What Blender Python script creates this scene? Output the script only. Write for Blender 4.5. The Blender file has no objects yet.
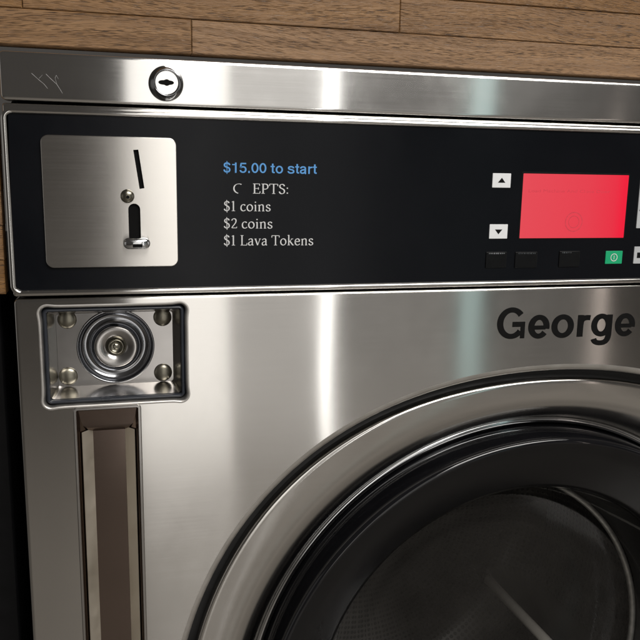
import bpy, bmesh, math, random
from mathutils import Vector, Matrix
from mathutils.geometry import tessellate_polygon

random.seed(7)
S = bpy.context.scene
COL = S.collection
PI = math.pi

# ------------------------------------------------------------------ camera
# The steel front lies in the plane y = 0 and faces -y; z up, floor at z = 0.
DIST = 0.55                       # camera to steel front, metres
CAM = Vector((0.0, -DIST, 1.31))
FPX, YAW, PITCH, ROLL = 781.0, math.radians(14.864), math.radians(10.861), math.radians(1.019)
fwd = Vector((math.sin(YAW) * math.cos(PITCH), math.cos(YAW) * math.cos(PITCH), -math.sin(PITCH)))
rgt = Vector((math.cos(YAW), -math.sin(YAW), 0))
upv = rgt.cross(fwd)
R2 = math.cos(ROLL) * rgt + math.sin(ROLL) * upv
U2 = -math.sin(ROLL) * rgt + math.cos(ROLL) * upv
cam = bpy.data.cameras.new('camera')
cam.lens = FPX / 640 * 36.0
cam.sensor_width = 36.0
cam.clip_start, cam.clip_end = 0.01, 50
camo = bpy.data.objects.new('camera', cam)
m = Matrix((R2, U2, -fwd)).transposed().to_4x4()
m.translation = CAM
camo.matrix_world = m
COL.objects.link(camo)
S.camera = camo
cam.dof.use_dof = False


def at(px, py, y=0.0):
    """photo pixel -> point on the vertical plane at depth y"""
    d = (px - 320) * R2 - (py - 320) * U2 + FPX * fwd
    return CAM + d * ((y - CAM.y) / d.y)


# ------------------------------------------------------------------ light
W = bpy.data.worlds.new('World')
S.world = W
W.use_nodes = True
bg = W.node_tree.nodes['Background']
bg.inputs[0].default_value = (1.0, 0.92, 0.84, 1)
bg.inputs[1].default_value = 0.06


def lamp(name, loc, target, sx, sy, radiance, col):
    l = bpy.data.lights.new(name, 'AREA')
    l.shape = 'RECTANGLE'
    l.size, l.size_y = sx, sy
    l.energy = radiance * PI * sx * sy
    l.color = col
    o = bpy.data.objects.new(name, l)
    o.location = loc
    d = Vector(target) - Vector(loc)
    o.rotation_euler = d.to_track_quat('-Z', 'Y').to_euler()
    COL.objects.link(o)
    return o


# ceiling panel over the aisle; tall lamps on the far side of the aisle; then added fills
WARM, WHITE = (1.0, 0.968, 0.925), (1.0, 0.985, 0.965)
lamp('ceiling_lamp', (1.0, -1.9, 2.8), (1.0, -1.9, 0), 1.7, 1.9, 11.5, WARM)
lamp('aisle_lamp', (0.25, -2.5, 1.35), (0.25, 0, 1.35), 0.38, 2.4, 1.5, WARM)
lamp('wall_wash_lamp', (0.64, -2.52, 1.35), (0.64, 0, 1.35), 0.38, 2.4, 0.50, WARM)
lamp('tube_lamp', (0.842, -2.5, 1.35), (0.842, 0, 1.35), 0.034, 2.4, 5.2, WHITE)
lamp('cool_lamp', (1.49, -2.5, 1.35), (1.49, 0, 1.35), 0.10, 2.4, 0.62, (0.72, 1.0, 0.98))
lamp('small_tube_lamp', (2.12, -2.5, 0.75), (2.12, 0, 0.75), 0.04, 1.2, 1.6, (1.0, 0.86, 0.78))
lamp('low_fill', (1.16, -2.54, 0.68), (1.16, 0, 0.68), 0.56, 1.2, 0.17, WARM)  # added fill, no real lamp: lifts the steel beside the tube streak
lamp('low_side_fill', (1.85, -2.54, 0.68), (1.85, 0, 0.68), 0.50, 1.2, 0.07, WARM)  # added fill, no real lamp: lifts the steel further right
lamp('right_fill', (3.6, -1.3, 1.2), (0.3, -0.2, 0.9), 2.4, 2.2, 0.42, WARM)  # added fill on the right, gives right-facing metal something bright to reflect
lamp('left_fill', (-3.2, -1.3, 1.2), (0.0, -0.2, 0.9), 2.0, 2.2, 0.28, WARM)  # added fill on the left, brightens metal that faces left

vs = S.view_settings
vs.view_transform = 'Standard'
vs.look = 'None'
vs.gamma = 1.0
vs.exposure = 0.0
vs.use_curve_mapping = False


# ------------------------------------------------------------------ materials
def mat(name):
    mt = bpy.data.materials.new(name)
    mt.use_nodes = True
    nt = mt.node_tree
    b = nt.nodes['Principled BSDF']
    return mt, nt, b


def N(nt, typ, **kw):
    n = nt.nodes.new(typ)
    for k, v in kw.items():
        setattr(n, k, v)
    return n


def mapped(nt, scale, coord='Object'):
    tc = N(nt, 'ShaderNodeTexCoord')
    mp = N(nt, 'ShaderNodeMapping')
    mp.inputs['Scale'].default_value = scale
    nt.links.new(tc.outputs[coord], mp.inputs['Vector'])
    return mp


def worldmapped(nt, scale):
    tc = N(nt, 'ShaderNodeNewGeometry')
    mp = N(nt, 'ShaderNodeMapping')
    mp.inputs['Scale'].default_value = scale
    nt.links.new(tc.outputs['Position'], mp.inputs['Vector'])
    return mp


def noise(nt, vec, scale=1.0, detail=2.0, rough=0.5):
    n = N(nt, 'ShaderNodeTexNoise')
    n.inputs['Scale'].default_value = scale
    n.inputs['Detail'].default_value = detail
    n.inputs['Roughness'].default_value = rough
    nt.links.new(vec.outputs[0], n.inputs['Vector'])
    return n


def ramp(nt, fac, stops, interp='LINEAR'):
    r = N(nt, 'ShaderNodeValToRGB')
    r.color_ramp.interpolation = interp
    el = r.color_ramp.elements
    while len(el) < len(stops):
        el.new(0.5)
    for e, (p, c) in zip(el, stops):
        e.position = p
        e.color = c if len(c) == 4 else (*c, 1)
    nt.links.new(fac, r.inputs[0])
    return r


def maprange(nt, val, a, b, c, d):
    n = N(nt, 'ShaderNodeMapRange')
    for i, v in enumerate((a, b, c, d)):
        n.inputs[i + 1].default_value = v
    nt.links.new(val, n.inputs[0])
    return n


def brushed(name, base=(0.60, 0.585, 0.56), rough=0.143, aniso=1.0, wav=0.00016, tangent=(0, 0, 1), grain=0.006):
    """stainless steel, brushed along `tangent`; sheet waviness and grain as relief"""
    mt, nt, b = mat(name)
    b.inputs['Metallic'].default_value = 1
    b.inputs['Anisotropic'].default_value = aniso
    cx = N(nt, 'ShaderNodeCombineXYZ')
    for i in range(3):
        cx.inputs[i].default_value = tangent[i]
    nt.links.new(cx.outputs[0], b.inputs['Tangent'])
    lines = noise(nt, worldmapped(nt, (14, 200, 1500)), 1, 3, 0.6)
    smud = noise(nt, worldmapped(nt, (22, 22, 16)), 1, 5, 0.65)
    col = N(nt, 'ShaderNodeMix', data_type='RGBA')
    col.inputs[6].default_value = tuple(0.955 * c for c in base) + (1,)
    col.inputs[7].default_value = tuple(min(1, 1.035 * c) for c in base) + (1,)
    nt.links.new(lines.outputs[0], col.inputs[0])
    nt.links.new(col.outputs[2], b.inputs['Base Color'])
    r1 = maprange(nt, lines.outputs[0], 0.3, 0.7, rough - grain, rough + grain)
    r2 = maprange(nt, smud.outputs[0], 0.40, 0.72, -0.006, 0.020)
    ad = N(nt, 'ShaderNodeMath', operation='ADD')
    nt.links.new(r1.outputs[0], ad.inputs[0])
    nt.links.new(r2.outputs[0], ad.inputs[1])
    nt.links.new(ad.outputs[0], b.inputs['Roughness'])
    wv = noise(nt, worldmapped(nt, (11, 11, 5)), 1, 1, 0.4)
    bp = N(nt, 'ShaderNodeBump')
    bp.inputs['Strength'].default_value = 1
    bp.inputs['Distance'].default_value = wav
    nt.links.new(wv.outputs[0], bp.inputs['Height'])
    nt.links.new(bp.outputs[0], b.inputs['Normal'])
    return mt


def plain(name, col, rough=0.5, metal=0.0, spec=0.5, var=0.12, vscale=60, coat=0.0):
    mt, nt, b = mat(name)
    n = noise(nt, worldmapped(nt, (vscale,) * 3), 1, 4, 0.6)
    r = ramp(nt, n.outputs[0], [(0.3, tuple(c * (1 - var) for c in col)), (0.7, tuple(min(1, c * (1 + var)) for c in col))])
    nt.links.new(r.outputs[0], b.inputs['Base Color'])
    b.inputs['Metallic'].default_value = metal
    b.inputs['Specular IOR Level'].default_value = spec
    b.inputs['Coat Weight'].default_value = coat
    rr = maprange(nt, n.outputs[0], 0.3, 0.7, max(0.01, rough * 0.85), rough * 1.15)
    nt.links.new(rr.outputs[0], b.inputs['Roughness'])
    return mt


M = {}
M['steel'] = brushed('brushed_steel')
M['steel_top'] = brushed('brushed_steel_strip', base=(0.70, 0.69, 0.67), rough=0.135, wav=0.00006)
M['steel_plate'] = brushed('brushed_steel_plate', base=(0.58, 0.56, 0.53), rough=0.24, wav=0.0001, grain=0.012)
M['steel_door'] = brushed('brushed_steel_door', rough=0.14, wav=0.0004)
M['steel_tray'] = brushed('tray_steel_dark_reflection', base=(0.20, 0.155, 0.132), rough=0.16, wav=0.00005, tangent=(1, 0, 0), aniso=0.0)  # the channel's dark brown reflection is put into the base colour
M['chrome'] = plain('chrome', (0.62, 0.63, 0.64), 0.10, 1.0, var=0.04)
M['chrome_bright'] = plain('polished_steel', (0.85, 0.83, 0.80), 0.25, 1.0, var=0.05)
M['lifter_edge'] = plain('pale_gleam_edge', (0.88, 0.82, 0.74), 0.35, var=0.05, vscale=120)  # pale non-metal colour stands in for the gleam along the ridge
M['drum_lip'] = plain('worn_drum_lip', (0.50, 0.48, 0.45), 0.4, 0.6, var=0.25, vscale=150)
M['soft_steel'] = plain('soft_steel', (0.60, 0.58, 0.55), 0.42, 1.0, var=0.05)
M['darkened_chrome'] = plain('reflection_toned_chrome', (0.32, 0.325, 0.34), 0.13, 1.0, var=0.06)  # base darkened to carry the dish's reflection of the dark room
M['cream'] = plain('pale_strip_metal', (0.74, 0.69, 0.60), 0.5, 1.0, var=0.02, vscale=40)  # even pale metal for the channel's side strips
M['satin'] = plain('satin_metal', (0.44, 0.425, 0.41), 0.22, 1.0, var=0.02, vscale=20)
M['bolt'] = plain('dull_bolt_metal', (0.25, 0.235, 0.19), 0.30, 1.0, var=0.1, vscale=100)
M['drum'] = None
M['overlay'] = plain('black_overlay_film', (0.0035, 0.004, 0.0055), 0.22, spec=0.18, var=0.04, vscale=22)
M['black_gloss'] = plain('black_gloss_plastic', (0.005, 0.005, 0.006), 0.035, spec=0.5, var=0.2, vscale=30)
M['black_satin'] = plain('black_satin_plastic', (0.004, 0.004, 0.0045), 0.24, spec=0.33, var=0.1, vscale=30)
M['rubber'] = plain('black_rubber', (0.009, 0.009, 0.009), 0.55, spec=0.3)
M['gasket'] = plain('blue_black_gasket', (0.018, 0.021, 0.028), 0.3, spec=0.5)
M['void'] = plain('matt_black', (0.004, 0.004, 0.004), 0.8, spec=0.1)
M['cabinet'] = plain('dark_painted_metal', (0.004, 0.004, 0.0045), 0.45, spec=0.15)
M['white_print'] = plain('white_print', (0.60, 0.60, 0.60), 0.5, var=0.06, vscale=400)
M['grey_print'] = plain('grey_print', (0.16, 0.17, 0.18), 0.5, var=0.1, vscale=400)
M['faint_print'] = plain('faint_print', (0.05, 0.055, 0.06), 0.5, var=0.1, vscale=400)
M['blue_print'] = plain('blue_print', (0.085, 0.29, 0.62), 0.5, var=0.06, vscale=400)
M['black_print'] = plain('black_vinyl', (0.004, 0.004, 0.004), 0.5, spec=0.12, var=0.1, vscale=200)
M['key_white'] = plain('white_key', (0.70, 0.71, 0.72), 0.45, var=0.03, vscale=200)
M['key_grey'] = plain('grey_key', (0.40, 0.41, 0.42), 0.45, var=0.04, vscale=200)
M['key_green'] = plain('green_key', (0.004, 0.33, 0.14), 0.4, var=0.04, vscale=200)
M['key_black'] = plain('black_key', (0.004, 0.0042, 0.0046), 0.3, spec=0.2)
M['floor'] = plain('brown_floor', (0.175, 0.162, 0.147), 0.16, var=0.3, vscale=4)
M['backing'] = plain('dark_backing', (0.012, 0.008, 0.006), 0.8, spec=0.1)
M['scratch'] = plain('scratched_steel', (0.42, 0.42, 0.42), 0.6, 1.0)


def make_screen():
    mt, nt, b = mat('red_screen')
    b.inputs['Base Color'].default_value = (0.01, 0.0, 0.0, 1)
    b.inputs['Roughness'].default_value = 0.35
    tc = N(nt, 'ShaderNodeTexCoord')
    sp = N(nt, 'ShaderNodeSeparateXYZ')
    nt.links.new(tc.outputs['Generated'], sp.inputs[0])
    r = ramp(nt, sp.outputs[0], [(0.0, (0.86, 0.066, 0.092)), (0.62, (0.87, 0.046, 0.075)), (0.88, (0.90, 0.024, 0.056)), (0.97, (0.97, 0.005, 0.040))])
    nt.links.new(r.outputs[0], b.inputs['Emission Color'])
    b.inputs['Emission Strength'].default_value = 0.88
    return mt


def make_screen_ink():
    mt, nt, b = mat('red_screen_ink')
    b.inputs['Base Color'].default_value = (0.01, 0.0, 0.0, 1)
    n = noise(nt, worldmapped(nt, (500, 500, 500)), 1, 3)
    r = ramp(nt, n.outputs[0], [(0.35, (0.62, 0.036, 0.058)), (0.65, (0.76, 0.044, 0.070))])
    nt.links.new(r.outputs[0], b.inputs['Emission Color'])
    b.inputs['Emission Strength'].default_value = 0.88
    return mt


def make_wood():
    mt, nt, b = mat('oak_boards')
    oi = N(nt, 'ShaderNodeObjectInfo')
    tc = N(nt, 'ShaderNodeTexCoord')
    off = N(nt, 'ShaderNodeVectorMath', operation='SCALE')
    cmb = N(nt, 'ShaderNodeCombineXYZ')
    for i, k in enumerate((7.3, 3.1, 5.7)):
        mm = N(nt, 'ShaderNodeMath', operation='MULTIPLY')
        mm.inputs[1].default_value = k
        nt.links.new(oi.outputs['Random'], mm.inputs[0])
        nt.links.new(mm.outputs[0], cmb.inputs[i])
    add = N(nt, 'ShaderNodeVectorMath', operation='ADD')
    nt.links.new(tc.outputs['Object'], add.inputs[0])
    nt.links.new(cmb.outputs[0], add.inputs[1])

    def mp(scale, src=add):
        k = N(nt, 'ShaderNodeMapping')
        k.inputs['Scale'].default_value = scale
        nt.links.new(src.outputs[0], k.inputs['Vector'])
        return k
    # slow wander of the grain: bend the coordinates before the pores are drawn
    wn = noise(nt, mp((5, 5, 7)), 1, 1.0, 0.5)
    w0 = N(nt, 'ShaderNodeMath', operation='SUBTRACT')
    w0.inputs[1].default_value = 0.5
    nt.links.new(wn.outputs[0], w0.inputs[0])
    w1 = N(nt, 'ShaderNodeMath', operation='MULTIPLY')
    w1.inputs[1].default_value = 0.030
    nt.links.new(w0.outputs[0], w1.inputs[0])
    wc = N(nt, 'ShaderNodeCombineXYZ')
    nt.links.new(w1.outputs[0], wc.inputs[2])
    bent = N(nt, 'ShaderNodeVectorMath', operation='ADD')
    nt.links.new(add.outputs[0], bent.inputs[0])
    nt.links.new(wc.outputs[0], bent.inputs[1])
    pores = noise(nt, mp((120, 500, 2300), bent), 1, 1.0, 0.5)
    pr = ramp(nt, pores.outputs[0], [(0.50, (0, 0, 0)), (0.66, (1, 1, 1))])
    clus = noise(nt, mp((18, 60, 420), bent), 1, 2.0, 0.5)
    cr = ramp(nt, clus.outputs[0], [(0.38, (0.25, 0.25, 0.25)), (0.62, (1, 1, 1))])
    pf = N(nt, 'ShaderNodeMath', operation='MULTIPLY')
    nt.links.new(pr.outputs[0], pf.inputs[0])
    nt.links.new(cr.outputs[0], pf.inputs[1])
    bands = noise(nt, mp((4, 20, 130), bent), 1, 3.0, 0.6)
    br = ramp(nt, bands.outputs[0], [(0.28, (0.150, 0.075, 0.027)), (0.5, (0.210, 0.110, 0.042)), (0.74, (0.275, 0.150, 0.062))])
    fib = noise(nt, mp((60, 300, 2200), bent), 1, 2.0, 0.5)
    fr = maprange(nt, fib.outputs[0], 0.25, 0.75, 0.86, 1.14)
    hs = N(nt, 'ShaderNodeHueSaturation')
    vr = maprange(nt, oi.outputs['Random'], 0, 1, 0.80, 1.14)
    vm = N(nt, 'ShaderNodeMath', operation='MULTIPLY')
    nt.links.new(vr.outputs[0], vm.inputs[0])
    nt.links.new(fr.outputs[0], vm.inputs[1])
    nt.links.new(vm.outputs[0], hs.inputs['Value'])
    sr = maprange(nt, oi.outputs['Random'], 0, 1, 1.1, 0.86)
    nt.links.new(sr.outputs[0], hs.inputs['Saturation'])
    nt.links.new(br.outputs[0], hs.inputs['Color'])
    mx = N(nt, 'ShaderNodeMix', data_type='RGBA')
    nt.links.new(pf.outputs[0], mx.inputs[0])
    nt.links.new(hs.outputs[0], mx.inputs[6])
    mx.inputs[7].default_value = (0.052, 0.029, 0.016, 1)
    nt.links.new(mx.outputs[2], b.inputs['Base Color'])
    b.inputs['Roughness'].default_value = 0.46
    b.inputs['Specular IOR Level'].default_value = 0.35
    bp = N(nt, 'ShaderNodeBump', invert=True)
    bp.inputs['Strength'].default_value = 0.6
    bp.inputs['Distance'].default_value = 0.0006
    nt.links.new(pf.outputs[0], bp.inputs['Height'])
    nt.links.new(bp.outputs[0], b.inputs['Normal'])
    return mt


def make_glass():
    mt, nt, b = mat('door_glass')
    nt.nodes.remove(b)
    out = nt.nodes['Material Output']
    tr = N(nt, 'ShaderNodeBsdfTransparent')
    tr.inputs[0].default_value = (0.86, 0.87, 0.87, 1)
    gl = N(nt, 'ShaderNodeBsdfGlossy')
    gl.inputs['Roughness'].default_value = 0.03
    lw = N(nt, 'ShaderNodeLayerWeight')
    pw = N(nt, 'ShaderNodeMath', operation='POWER')
    pw.inputs[1].default_value = 5.0
    nt.links.new(lw.outputs['Facing'], pw.inputs[0])
    fr = maprange(nt, pw.outputs[0], 0, 1, 0.045, 0.9)
    mx = N(nt, 'ShaderNodeMixShader')
    df = N(nt, 'ShaderNodeBsdfDiffuse')
    df.inputs[0].default_value = (0.5, 0.47, 0.43, 1)
    m2 = N(nt, 'ShaderNodeMixShader')
    n = noise(nt, worldmapped(nt, (7, 7, 7)), 1, 4, 0.6)
    k = maprange(nt, n.outputs[0], 0.3, 0.75, 0.002, 0.034)  # patchy diffuse haze stands in for the room reflected in the glass
    nt.links.new(k.outputs[0], m2.inputs[0])
    nt.links.new(fr.outputs[0], mx.inputs[0])
    nt.links.new(tr.outputs[0], mx.inputs[1])
    nt.links.new(gl.outputs[0], mx.inputs[2])
    nt.links.new(mx.outputs[0], m2.inputs[1])
    nt.links.new(df.outputs[0], m2.inputs[2])
    nt.links.new(m2.outputs[0], out.inputs[0])
    return mt


def make_drum():
    """stainless drum sheet; round holes a few millimetres wide, too small to pick apart"""
    mt, nt, b = mat('perforated_drum_steel')
    b.inputs['Metallic'].default_value = 1
    b.inputs['Roughness'].default_value = 0.30
    uv = N(nt, 'ShaderNodeTexCoord')
    sc = N(nt, 'ShaderNodeMapping')
    sc.inputs['Scale'].default_value = (1, 1, 1)
    nt.links.new(uv.outputs['UV'], sc.inputs[0])
    v = N(nt, 'ShaderNodeTexVoronoi')
    v.inputs['Scale'].default_value = 125
    v.inputs['Randomness'].default_value = 0.0
    nt.links.new(sc.outputs[0], v.inputs['Vector'])
    r = ramp(nt, v.outputs['Distance'], [(0.27, (0, 0, 0)), (0.33, (1, 1, 1))])
    mx = N(nt, 'ShaderNodeMix', data_type='RGBA')
    nt.links.new(r.outputs[0], mx.inputs[0])
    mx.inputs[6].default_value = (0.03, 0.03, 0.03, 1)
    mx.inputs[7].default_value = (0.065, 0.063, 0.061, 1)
    nt.links.new(mx.outputs[2], b.inputs['Base Color'])
    bp = N(nt, 'ShaderNodeBump')
    bp.inputs['Distance'].default_value = 0.002
    nt.links.new(r.outputs[0], bp.inputs['Height'])
    nt.links.new(bp.outputs[0], b.inputs['Normal'])
    return mt


M['screen'] = make_screen()
M['screen_ink'] = make_screen_ink()
M['wood'] = make_wood()
M['glass'] = make_glass()
M['drum'] = make_drum()


# ------------------------------------------------------------------ mesh helpers
class MB:
    def __init__(s):
        s.v, s.f, s.sm, s.uv = [], [], [], None

    def add(s, verts, faces, smooth=False):
        o = len(s.v)
        s.v += [tuple(p) for p in verts]
        s.f += [tuple(i + o for i in f) for f in faces]
        s.sm += [smooth] * len(faces)
        return s

    def loft(s, loops, closed=True, smooth=True, cap0=False, cap1=False):
        """loops of 3-D points with equal counts, stitched in order"""
        n = len(loops[0])
        vs_, fs = [p for l in loops for p in l], []
        for k in range(len(loops) - 1):
            for i in range(n if closed else n - 1):
                j = (i + 1) % n
                fs.append((k * n + i, k * n + j, (k + 1) * n + j, (k + 1) * n + i))
        s.add(vs_, fs, smooth)
        if cap0:
            s.add(loops[0], [tuple(range(n))[::-1]], False)
        if cap1:
            s.add(loops[-1], [tuple(range(n))], False)
        return s

    def fill(s, loops2d, y):
        """flat face with holes in the plane y; loops are (x, z) lists"""
        polys = [[Vector((p[0], p[1], 0)) for p in l] for l in loops2d]
        flat = [p for l in polys for p in l]
        tris = tessellate_polygon(polys)
        fs = []
        for a, b, c in tris:
            A, B, C_ = flat[a], flat[b], flat[c]
            ar = (B.x - A.x) * (C_.y - A.y) - (B.y - A.y) * (C_.x - A.x)
            if abs(ar) < 1e-12:
                continue
            fs.append((a, b, c) if ar > 0 else (a, c, b))     # normal to -y
        s.add([(p.x, y, p.y) for p in flat], fs, False)
        return s

    def box(s, x0, x1, y0, y1, z0, z1):
        v = [(x, y, z) for x in (x0, x1) for y in (y0, y1) for z in (z0, z1)]
        s.add(v, [(0, 1, 3, 2), (4, 6, 7, 5), (0, 4, 5, 1), (2, 3, 7, 6), (0, 2, 6, 4), (1, 5, 7, 3)])
        return s

    def lathe(s, cx, cz, prof, n=64, smooth=True, cap=True):
        """profile (radius, y) turned about the y axis through (cx, cz)"""
        loops = [[(cx + r * math.cos(2 * PI * i / n), y, cz + r * math.sin(2 * PI * i / n)) for i in range(n)] for r, y in prof]
        s.loft(loops, True, smooth)
        if cap and prof[-1][0] > 1e-6:
            s.add(loops[-1], [tuple(range(n))], False)
        return s

    def build(s, name, material, parent=None):
        me = bpy.data.meshes.new(name)
        me.from_pydata(s.v, [], s.f)
        me.polygons.foreach_set('use_smooth', s.sm)
        me.materials.append(material)
        bm = bmesh.new()
        bm.from_mesh(me)
        if s.uv is None:
            bmesh.ops.recalc_face_normals(bm, faces=bm.faces)
        bm.to_mesh(me)
        bm.free()
        me.update()
        o = bpy.data.objects.new(name, me)
        COL.objects.link(o)
        if parent is not None:
            attach(o, parent)
        return o


WORLD_OF = {}


def attach(o, parent):
    o.parent = parent
    off = Vector((0, 0, 0))
    p = parent
    while p is not None:
        off += p.location
        p = p.parent
    o.location = o.location - off


def empty(name, loc, label=None, cat=None, parent=None):
    o = bpy.data.objects.new(name, None)
    o.empty_display_size = 0.05
    o.location = loc
    COL.objects.link(o)
    if parent is not None:
        attach(o, parent)
    if label:
        o['label'] = label
    if cat:
        o['category'] = cat
    return o


def rrect(x0, x1, z0, z1, r, n=8):
    """rounded rectangle, counter-clockwise seen from the front (+x right, +z up)"""
    pts = []
    for cx, cz, a in ((x1 - r, z1 - r, 0), (x0 + r, z1 - r, 90), (x0 + r, z0 + r, 180), (x1 - r, z0 + r, 270)):
        for i in range(n + 1):
            t = math.radians(a + 90 * i / n)
            pts.append((cx + r * math.cos(t), cz + r * math.sin(t)))
    return pts


def dense(loop, step):
    out = []
    for i, p in enumerate(loop):
        q = loop[(i + 1) % len(loop)]
        k = max(1, int(math.dist(p, q) / step))
        for j in range(k):
            out.append((p[0] + (q[0] - p[0]) * j / k, p[1] + (q[1] - p[1]) * j / k))
    return out


def offset(loop, d):
    """move a counter-clockwise loop outwards by d"""
    n = len(loop)
    out = []
    for i in range(n):
        a, b, c = loop[i - 1], loop[i], loop[(i + 1) % n]
        t1 = Vector((b[0] - a[0], b[1] - a[1]))
        t2 = Vector((c[0] - b[0], c[1] - b[1]))
        t1 = t1.normalized() if t1.length > 1e-9 else t2.normalized()
        t2 = t2.normalized() if t2.length > 1e-9 else t1
        nn = Vector((t1.y + t2.y, -t1.x - t2.x))
        nn.normalize()
        k = 1 / max(0.5, nn.dot(Vector((t1.y, -t1.x))))
        out.append((b[0] + nn.x * d * k, b[1] + nn.y * d * k))
    return out


def rimloops(loop, prof):
    """profile of (outward offset, y) swept round a loop"""
    return [[(p[0], y, p[1]) for p in offset(loop, d)] for d, y in prof]


def circle(cx, cz, r, n=160, k4=0.0):
    return [(cx + (r - k4 * math.cos(4 * t)) * math.cos(t), cz + (r - k4 * math.cos(4 * t)) * math.sin(t)) for t in (2 * PI * i / n for i in range(n))]


def pxrect(quad, y=0.0):
    ps = [at(a, b, y) for a, b in quad]       # TL TR BR BL
    return ((ps[0].x + ps[3].x) / 2, (ps[1].x + ps[2].x) / 2, (ps[2].z + ps[3].z) / 2, (ps[0].z + ps[1].z) / 2)


def plate(name, loop, y_back, y_front, bevel, material, parent, holes=()):
    b = MB()
    prof = [(-bevel, y_front), (-bevel * 0.3, y_front + bevel * 0.3), (0, y_front + bevel), (0, y_back)]
    b.fill([offset(loop, -bevel)] + list(holes), y_front)
    b.loft(rimloops(loop, prof))
    for h in holes:
        b.loft([[(p[0], y, p[1]) for p in h] for y in (y_front, y_back)], smooth=False)
    return b.build(name, material, parent)


# ------------------------------------------------------------------ lettering
def path(d):
    """'M x y L x y C x1 y1 x2 y2 x y A cx cy rx ry a0 a1' -> sampled points"""
    t = d.split()
    i, pts = 0, []
    while i < len(t):
        c = t[i]
        if c in 'ML':
            p = (float(t[i + 1]), float(t[i + 2]))
            if c == 'L' and pts:
                q = pts[-1]
                pts += [(q[0] + (p[0] - q[0]) * k / 4, q[1] + (p[1] - q[1]) * k / 4) for k in (1, 2, 3)]
            pts.append(p)
            i += 3
        elif c == 'C':
            a = pts[-1]
            v = [float(x) for x in t[i + 1:i + 7]]
            for k in range(1, 13):
                u = k / 12
                w = ((1 - u) ** 3, 3 * u * (1 - u) ** 2, 3 * u * u * (1 - u), u ** 3)
                pts.append((w[0] * a[0] + w[1] * v[0] + w[2] * v[2] + w[3] * v[4], w[0] * a[1] + w[1] * v[1] + w[2] * v[3] + w[3] * v[5]))
            i += 7
        elif c == 'A':
            cx, cy, rx, ry, a0, a1 = [float(x) for x in t[i + 1:i + 7]]
            n = max(6, int(abs(a1 - a0) / 9))
            for k in range(n + 1):
                u = math.radians(a0 + (a1 - a0) * k / n)
                pts.append((cx + rx * math.cos(u), cy + ry * math.sin(u)))
            i += 7
    return pts


SANS = {   # advance, strokes (weights of the pen can be scaled with a leading number)
    'G': (778, ['A 388 359 272 309 38 322', 'M 410 330 L 712 330', '0.72 M 661 330 L 661 0']),
    'e': (556, ['A 276 262 186 222 -13 322', '0.8 M 88 243 L 440 243']),
    'o': (611, ['A 305 262 204 222 0 360']),
    'r': (389, ['M 134 0 L 134 520', 'M 138 300 C 140 430 220 470 372 452']),
    'g': (611, ['A 278 268 183 216 0 360', 'M 478 520 L 478 60 C 478 -110 400 -162 280 -162 C 180 -162 120 -130 106 -62']),
    '$': (556, ['M 460 520 C 450 620 370 655 278 655 C 170 655 110 600 110 522 C 110 420 200 395 290 370 C 390 345 462 310 462 200 C 462 100 380 52 278 52 C 170 52 96 100 90 215', '0.42 M 278 790 L 278 -85']),
    '1': (556, ['M 330 0 L 330 700', '0.75 M 330 560 L 80 560']),
    '5': (556, ['M 500 645 L 145 645 L 110 350 C 170 400 220 418 290 418 C 400 418 468 340 468 235 C 468 125 390 50 280 50 C 170 50 105 100 90 190']),
    '0': (556, ['A 278 352 190 298 0 360']),
    '.': (278, ['M 139 0 L 139 140']),
    't': (333, ['M 165 670 L 165 150 C 165 60 210 55 310 58', '0.9 M 15 472 L 310 472']),
    's': (556, ['M 462 375 C 450 450 380 480 280 480 C 190 480 110 455 110 380 C 110 300 200 300 290 280 C 390 260 470 235 470 150 C 470 70 380 42 275 42 C 170 42 90 80 78 170']),
    'a': (556, ['M 90 365 C 100 450 170 480 270 480 C 370 480 420 440 420 365 L 420 100 C 420 50 440 20 470 0', 'M 415 300 C 330 270 85 290 85 145 C 85 80 140 42 215 42 C 330 42 415 110 415 210']),
}
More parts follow.
